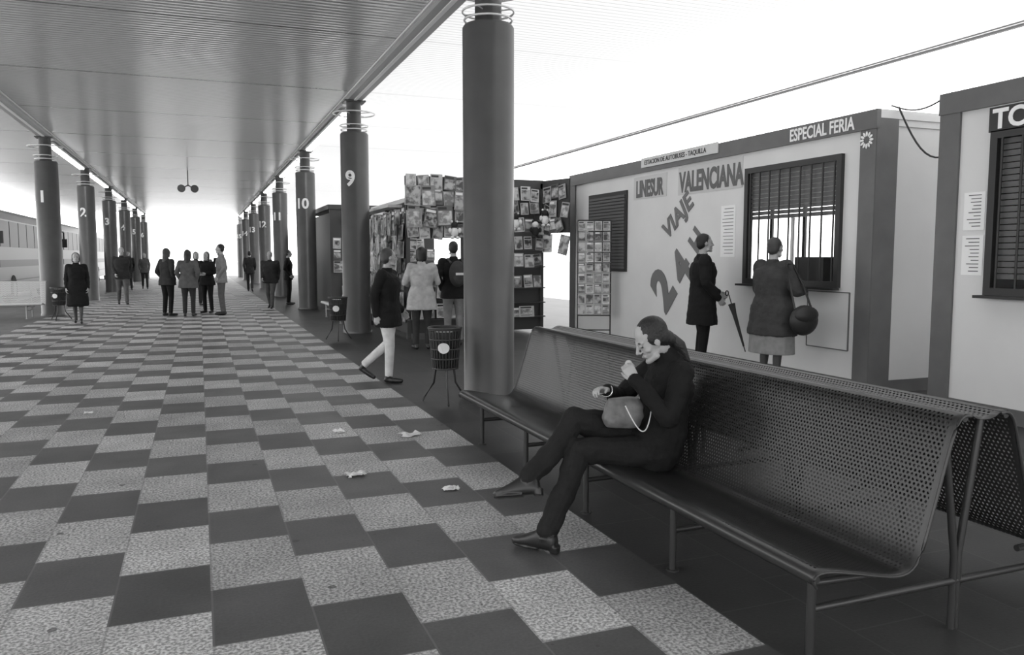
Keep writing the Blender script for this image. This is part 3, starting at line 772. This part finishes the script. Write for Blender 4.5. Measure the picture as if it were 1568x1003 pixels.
# postcard rack
b=B(); wm=mat('rack_wire',.3,.4,metal=.5); rx,ry=6.28,12.2
ra=V((.91,-.41,0)); rn=V((-.41,-.91,0))
def rp(u,z,n=0): return V((rx,ry,z))+ra*u+rn*n
for u in (-.28,.28): b.tube([rp(u,.05),rp(u,2.12)],.012,darkm,8)
for z in (.25,.5,2.12): b.tube([rp(-.28,z),rp(.28,z)],.01,darkm,8)
b.tube([rp(-.28,.02,.25),rp(-.28,.02,-.25)],.014,darkm); b.tube([rp(.28,.02,.25),rp(.28,.02,-.25)],.014,darkm)
for j in range(9):
    z=.52+j*.178
    b.tube([rp(-.28,z,.03),rp(.28,z,.03)],.005,wm,6)
    for i in range(4):
        u0=-.275+i*.14
        magazine(b,rp(u0,z+.005,.03),ra,V((0,0,1)),.12,.155,rn,rn*.02)
b.obj('postcard_rack',(rx,ry,0))

# ------------------------------------------------------------------ buses
def bus(x,y,ang,tone):
    b=B(); body=mat('bus_body_%d'%int(tone*100),tone,.35); gl=mat('bus_glass',.015,.35,spec=.25); ty=mat('tyre',.02,.8)
    L,W,H=11.5,2.5,3.25; M=Matrix.Translation((x,y,-.15))@Matrix.Rotation(math.radians(ang),4,'Z')
    sec=[(-W/2,.35),(-W/2,2.95),(-W/2+.08,3.18),(-W/2+.3,3.32),(0,3.38),(W/2-.3,3.32),(W/2-.08,3.18),(W/2,2.95),(W/2,.35)]
    st=[(-L/2,.93),(-L/2+.15,1),(L/2-.3,1),(L/2,.92)]
    vs=[];fs=[]
    for (xx,k) in st:
        for (yy,zz) in sec: vs.append(M@V((xx,yy*k,.35+(zz-.35)*(.5+.5*k))))
    n=len(sec)
    for i in range(3):
        for j in range(n): fs.append((i*n+j,i*n+(j+1)%n,(i+1)*n+(j+1)%n,(i+1)*n+j))
    fs.append(tuple(range(n))); fs.append(tuple(reversed(range(3*n,4*n))))
    b.add(vs,fs,body)
    for sy in (-1,1):
        for i in range(7):
            x0=-L/2+.4+i*1.52; b.box((x0,sy*W/2-.02,2.0),(x0+1.42,sy*W/2+.02,2.9),gl,M)
        b.box((-L/2+.2,sy*W/2-.015,1.3),(L/2-.4,sy*W/2+.015,1.55),mat('bus_stripe',.05,.4),M)
        b.box((-L/2+.2,sy*W/2-.015,.8),(L/2-.4,sy*W/2+.015,.84),MATS['bus_stripe'],M)
        for wx in (-L/2+2.6,L/2-2.4):
            b.tube([M@V((wx,sy*(W/2-.3),.5)),M@V((wx,sy*(W/2+.02),.5))],.5,ty,24); b.tube([M@V((wx,sy*(W/2+.0),.5)),M@V((wx,sy*(W/2+.04),.5))],.25,body,16)
        b.tube([M@V((L/2-.1,sy*1.15,2.9)),M@V((L/2+.25,sy*1.4,2.8)),M@V((L/2+.25,sy*1.4,2.3))],.03,ty,8); b.box((L/2+.2,sy*1.4-.12,2.1),(L/2+.3,sy*1.4+.12,2.5),ty,M)
    b.box((L/2-.03,-W/2*.86,1.4),(L/2+.02,W/2*.86,2.95),gl,M); b.box((-L/2-.02,-W/2*.8,1.9),(-L/2+.02,W/2*.8,2.8),gl,M)
    b.box((L/2-.02,-W/2*.9,.4),(L/2+.06,W/2*.9,.65),mat('bus_bumper',.1,.5),M)
    b.box((L/2-.02,-.6,1.05),(L/2+.03,.6,1.2),MATS['bus_bumper'],M)
    for sy in (-1,1): b.box((L/2-.01,sy*.95-.18,.75),(L/2+.03,sy*.95+.18,.95),mat('headlight',.8,.2),M)
    b.obj('bus',(x,y,0))
bus(-7.5,36.6,-90,.17); bus(-7.4,49.5,-90,.10); bus(-7.5,62.5,-90,.2)

# ------------------------------------------------------------------ litter
cp=mat('crumpled_paper',.7,.8)
for i,(x,y,sz) in enumerate(((.96,5.4,.065),(1.61,6.46,.075),(1.47,4.84,.05),(1.07,6.81,.045),(-1.04,8.53,.035))):
    g=[]
    for a in range(7):
        g.append([V((x+(a/6-.5)*sz*2+random.uniform(-.3,.3)*sz,y+(c/6-.5)*sz*1.6+random.uniform(-.3,.3)*sz,.004+abs(random.gauss(0,.35))*sz*.6)) for c in range(7)])
    b=B(); b.quadsheet(g,cp,False); b.obj('crumpled_paper',(x,y,0))

# ------------------------------------------------------------------ people
walk=dict(kneeL=(-.09,.16,.52),ankL=(-.09,.27,.10),toeL=(-.1,.44,.06),kneeR=(.09,-.02,.5),ankR=(.09,-.28,.16),toeR=(.1,-.14,.04),
          elL=(-.23,-.12,1.15),wrL=(-.2,-.1,.9),elR=(.23,-.02,1.14),wrR=(.2,.17,.95))
cross_arm=dict(elL=(-.22,-.0,1.15),wrL=(-.1,.2,1.12),elR=(.22,0,1.15),wrR=(.1,.2,1.12))
pock=dict(elL=(-.27,-.08,1.15),wrL=(-.19,.06,.95),elR=(.27,-.08,1.15),wrR=(.19,.06,.95))
person('woman_walking',-2.6,20.4,(.1,-1),1.60,c_black,c_black,hair_d,'bob',hem=.45,female=True,skirt=.42,bulk=1.12,pose=dict(kneeL=(-.07,.08,.5),ankL=(-.06,.12,.085),toeL=(-.07,.28,.036),kneeR=(.07,0,.5),ankR=(.06,-.12,.1),toeR=(.07,.03,.036)),voxel=.012)
person('man_standing',-2.27,27.7,(.15,-1),1.80,c_dark,c_mid,hair_g,'short',pose=walk,voxel=.014,bulk=1.2)
person('woman_standing',-.78,22.1,(.6,.6),1.72,c_dark,c_black,hair_m,'long',female=True,pose=pock,voxel=.012,bulk=1.15)
person('woman_standing',-.28,21.8,(.2,1),1.68,c_mid,c_dark,hair_d,'long',female=True,hem=.75,pose=pock,voxel=.012,bulk=1.2)
person('woman_standing',.18,22.9,(-.5,-.8),1.64,c_black,c_black,hair_m,'bob',female=True,pose=cross_arm,voxel=.012,bulk=1.1)
person('man_standing',.52,22.0,(-.9,.1),1.83,c_grey,c_mid,hair_d,'short',pose=pock,voxel=.012)
person('man_walking',1.89,24.0,(-.3,-1),1.66,c_dark,c_mid,hair_g,'short',pose=walk,voxel=.013,bulk=1.2)
person('man_standing',2.6,26.0,(.9,-.2),1.72,c_black,c_black,hair_d,'short',pose=pock,voxel=.014)
person('woman_standing',-.1,26.5,(.2,-1),1.66,c_black,c_dark,hair_d,'bob',female=True,pose=pock,voxel=.015)
person('man_walking',-3.0,40,(.1,-1),1.75,c_black,c_dark,hair_d,'short',pose=walk,voxel=.016,hands=False)
person('woman_walking',-2.4,41,(.1,-1),1.68,c_mid,c_dark,hair_m,'bob',female=True,pose=walk,voxel=.016,hands=False)
person('man_walking',.9,42,(.1,1),1.75,c_black,c_dark,hair_d,'short',pose=walk,voxel=.016,hands=False)
person('man_walking',2.0,36,(.1,1),1.75,c_dark,c_dark,hair_d,'short',pose=walk,voxel=.016,hands=False)
person('woman_walking',.4,44,(.1,1),1.65,c_mid,c_dark,hair_d,'bob',female=True,pose=walk,voxel=.016,hands=False)
person('man_walking',2.08,9.4,(.85,-.5),1.60,c_black,c_pale,hair_m,'short',hem=.74,bulk=1.2,look=(.9,.1),pose=dict(kneeR=(.09,.05,.5),ankR=(.085,.03,.085),toeR=(.1,.2,.036),kneeL=(-.09,-.03,.50),ankL=(-.09,-.37,.20),toeL=(-.1,-.24,.045),elL=(-.25,-.04,1.14),wrL=(-.23,.12,.93),elR=(.25,-.1,1.15),wrR=(.24,-.08,.9)),voxel=.009)
person('woman_standing',3.35,12.6,(.1,1),1.66,c_light,c_dark,hair_d,'bob',hem=.68,female=True,bulk=1.22,pose=dict(elL=(-.28,.03,1.15),wrL=(-.18,.24,1.1),elR=(.28,.03,1.15),wrR=(.16,.26,1.12)),voxel=.009)
mb=person('man_standing',4.0,12.95,(.1,1),1.76,c_black,c_grey,hair_d,'short',pose=pock,voxel=.009,bulk=1.1)
b=B(); bpk=cloth('backpack',.05)
b.sph((4.0,12.71,1.22),(.15,.09,.22),bpk,20,14); b.sph((4.0,12.625,1.14),(.11,.05,.11),bpk,16,10); b.box((3.93,12.57,1.2),(4.06,12.595,1.24),mat('logo',.6,.6)); b.tube([(3.9,12.76,1.4),(3.88,12.86,1.47),(3.9,13.0,1.42)],.018,bpk); b.tube([(4.1,12.76,1.4),(4.12,12.86,1.47),(4.1,13.0,1.42)],.018,bpk)
b.obj('backpack',(4.0,12.74,1.2),parent=mb)
mh=person('man_standing',6.15,8.85,(.9,-.45),1.80,c_black,c_black,hair_d,'short',hem=.60,bulk=1.3,look=(1,-.35),voxel=.009,pose=dict(elL=(-.28,.02,1.15),wrL=(-.19,.22,1.0),elR=(.29,0,1.14),wrR=(.22,.16,.95)))
wi=person('woman_standing',6.14,7.45,(1,.1),1.72,cloth('anorak',.05),c_grey,hair_m,'short',hem=.62,female=True,skirt=.40,bulk=1.42,look=(1,.25),voxel=.009,pose=dict(elL=(-.31,.08,1.14),wrL=(-.16,.32,1.13),elR=(.31,.05,1.14),wrR=(.15,.32,1.13)),skm=cloth('skirt',.25))
b=B(); um=cloth('umbrella',.04)
u0=V((6.34,8.52,.98)); u1=V((6.42,8.28,.30))
b.tube([u0.lerp(u1,.12),u0.lerp(u1,.3),u0.lerp(u1,.9)],.045,um,12,.012); b.tube([u0.lerp(u1,-.05),u1],.007,darkm,8)
b.torus(u0.lerp(u1,-.08)+V((0,.03,0)),.03,.008,darkm,16,6,Matrix.Rotation(math.pi/2,3,'Y')); b.obj('umbrella',tuple(u0),parent=mh)
b=B(); lea=mat('bag_leather',.02,.5,bump=.3,bscale=30)
hy=7.02
b.sph((6.22,hy,.80),(.19,.08,.17),lea,20,12); b.sph((6.22,hy-.04,.86),(.16,.06,.10),lea,16,10)
b.tube([(6.09,hy,.93),(6.06,hy+.06,1.2),(6.10,hy+.16,1.42),(6.18,hy+.16,1.42),(6.24,hy+.06,1.2),(6.32,hy,.93)],.012,lea); b.obj('handbag',(6.24,hy,.8),parent=wi)

# ------------------------------------------------------------------ seated woman
O=V((2.33,3.8,0)); p=P(); p.M=Matrix.Translation(-O)
f=V((-.97,.22,0)).normalized(); r=V((f.y,-f.x,0)); U=V((0,0,1))
def fr(t): return (f*math.cos(t)-U*math.sin(t))
p.loft([(V((2.31,3.8,.345)),.17,.12,r,f),(V((2.32,3.8,.42)),.195,.165,r,f),(V((2.36,3.8,.54)),.19,.155,r,f),(V((2.40,3.8,.64)),.17,.13,r,fr(.1)),(V((2.42,3.8,.76)),.18,.135,r,fr(.2)),(V((2.42,3.8,.86)),.175,.115,r,fr(.3)),(V((2.41,3.8,.93)),.115,.085,r,fr(.45)),(V((2.39,3.8,.965)),.07,.065,r,fr(.5))],'top')
hc=V((2.295,3.775,1.05))
hf=(f*.9+V((0,-.02,-.56))).normalized(); hr=hf.cross(U).normalized(); hu=hr.cross(hf); RH=Matrix((hr,hf,hu)).transposed()
p.cone((2.405,3.8,.93),.052,hc-hf*.03-hu*.06,.047,'skin')
p.loft([(V((2.41,3.8,.92)),.095,.085,r,fr(.5)),(V((2.375,3.8,.985)),.072,.068,r,fr(.5))],'top')
head_parts(p,hc,RH,'bun',.97)
shL=V((2.41,3.63,.875)); shR=V((2.44,3.965,.875)); elL=V((2.28,3.555,.65)); elR=V((2.25,4.03,.69)); wrL=V((2.145,3.67,.845)); wrR=V((2.095,3.895,.755))
for sh,el,wr in ((shL,elL,wrL),(shR,elR,wrR)):
    p.cone((2.42,3.8,.86),.08,sh,.064,'top'); p.cone(sh,.066,el,.054,'top'); p.cone(el,.054,wr,.038,'top')
hiL=V((2.30,3.72,.43)); hiR=V((2.32,3.89,.44)); knL=V((1.86,3.785,.465)); anL=V((1.60,3.615,.10)); knR=V((1.875,3.87,.615)); anR=V((1.575,3.80,.335))
p.cone(hiL,.10,knL,.068,'pants'); p.cone(hiR,.10,hiR.lerp(knR,.6)+V((0,0,.02)),.085,'pants'); p.cone(hiR.lerp(knR,.6)+V((0,0,.02)),.085,knR,.068,'pants')
for kn,an in ((knL,anL),(knR,anR)):
    mid=kn.lerp(an,.35)+V((.015,-.005,-.01)); p.cone(kn,.066,mid,.062,'pants'); p.cone(mid,.062,an.lerp(mid,.04),.057,'pants')
def boot(an,toe,up,kn):
    up=V(up).normalized(); d=(toe-an); d=(d-up*d.dot(up)).normalized(); sdv=d.cross(up); base=an-up*.095
    def R(x,z,rx,rz): return (base+d*x+up*z,rx,rz,sdv,up)
    sh=(kn-an).normalized()
    p.cone(an+sh*.06,.046,an-up*.02,.045,'shoe')
    p.loft([R(-.062,.05,.022,.03),R(-.05,.055,.036,.045),R(-.01,.065,.04,.055),R(.04,.06,.041,.05),R(.09,.046,.042,.036),R(.135,.036,.042,.025),R(.17,.030,.034,.018),R(.19,.029,.018,.010)],'shoe')
    p.loft([(base-d*.055+up*.002,.026,.024,sdv,d),(base-d*.045+up*.04,.034,.034,sdv,d)],'shoe')
    p.loft([R(.03,.013,.030,.010),R(.1,.012,.041,.010),R(.16,.013,.036,.010),R(.185,.015,.02,.008)],'shoe')
boot(anL,V((1.455,3.79,.02)),(.04,.0,1),knL)
dt=(V((1.36,3.93,.30))-anR).normalized(); upR=(knR-anR).normalized()*.75+U*.35; upR=(upR-dt*upR.dot(dt)).normalized()
boot(anR,V((1.36,3.93,.30)),upR,knR)
dL=V((-.25,.60,.70)).normalized()
hand_parts(p,wrL+dL*.005,dL,V((.6,.5,-.2)),V((-.6,.2,.4)),s=.9,curls=(42,46,50,54))
dR=V((-.85,-.35,.25)).normalized()
hand_parts(p,wrR+dR*.005,dR,V((0,-.4,-.9)),V((-.2,-.8,.5)),s=.9,curls=(35,40,45,50))
mats={'top':cloth('jacket',.011),'pants':cloth('trousers',.016),'skin':skin,'hair':hair_d,'shoe':shoe,'eye':eye,'lip':lip}
wom=p.build('woman_seated',tuple(O),mats,.0044,2,wr=.009,wl=('top','pants'))
b=B(); hx=wrL+dL*.105+V((.035,.03,0)); b.sph(hx,(.02,.018,.022),mat('bread_roll',.5,.8,bump=.5),14,10); b.obj('bread_roll',tuple(hx),parent=wom)
bagm=mat('bag_canvas',.16,.6,bump=.5,bscale=25,var=.4,vscale=10)
g=P(); bc=V((2.12,3.76,.66)); g.M=Matrix.Translation(-bc)
g.loft([(bc+V((0,0,-.08)),.09,.045,f,r),(bc+V((0,0,-.03)),.115,.06,f,r),(bc+V((0,0,.04)),.105,.05,f,r),(bc+V((0,0,.08)),.085,.025,f,r)],'a')
g.cone(bc+V((-.06,-.02,-.04)),.045,bc+V((.06,.0,-.03)),.055,'a')
bag=g.build('shoulder_bag',tuple(bc),{'a':bagm},.006,3,wr=.009,wl=('a',))
b=B(); pts=[]
for i in range(21):
    t=i/20; pts.append((bc+V((-.03+.17*t,-.075-.05*math.sin(math.pi*t),.05-.15*math.sin(math.pi*t)+.03*t))))
b.tube(pts,.0035,mat('strap',.7,.5),8); o=b.obj('strap',tuple(bc),parent=bag)
b=B()
Rw=(wrR-elR).normalized().to_track_quat('Z','Y').to_matrix()
b.torus(wrR-(wrR-elR).normalized()*-.012,.032,.006,mat('watch_metal',.7,.2,metal=.8),24,6,Rw); b.obj('wristwatch',tuple(wrR),parent=wom)
print('BUILD TIME',time.time()-T0, 'objs',len(scn.objects))
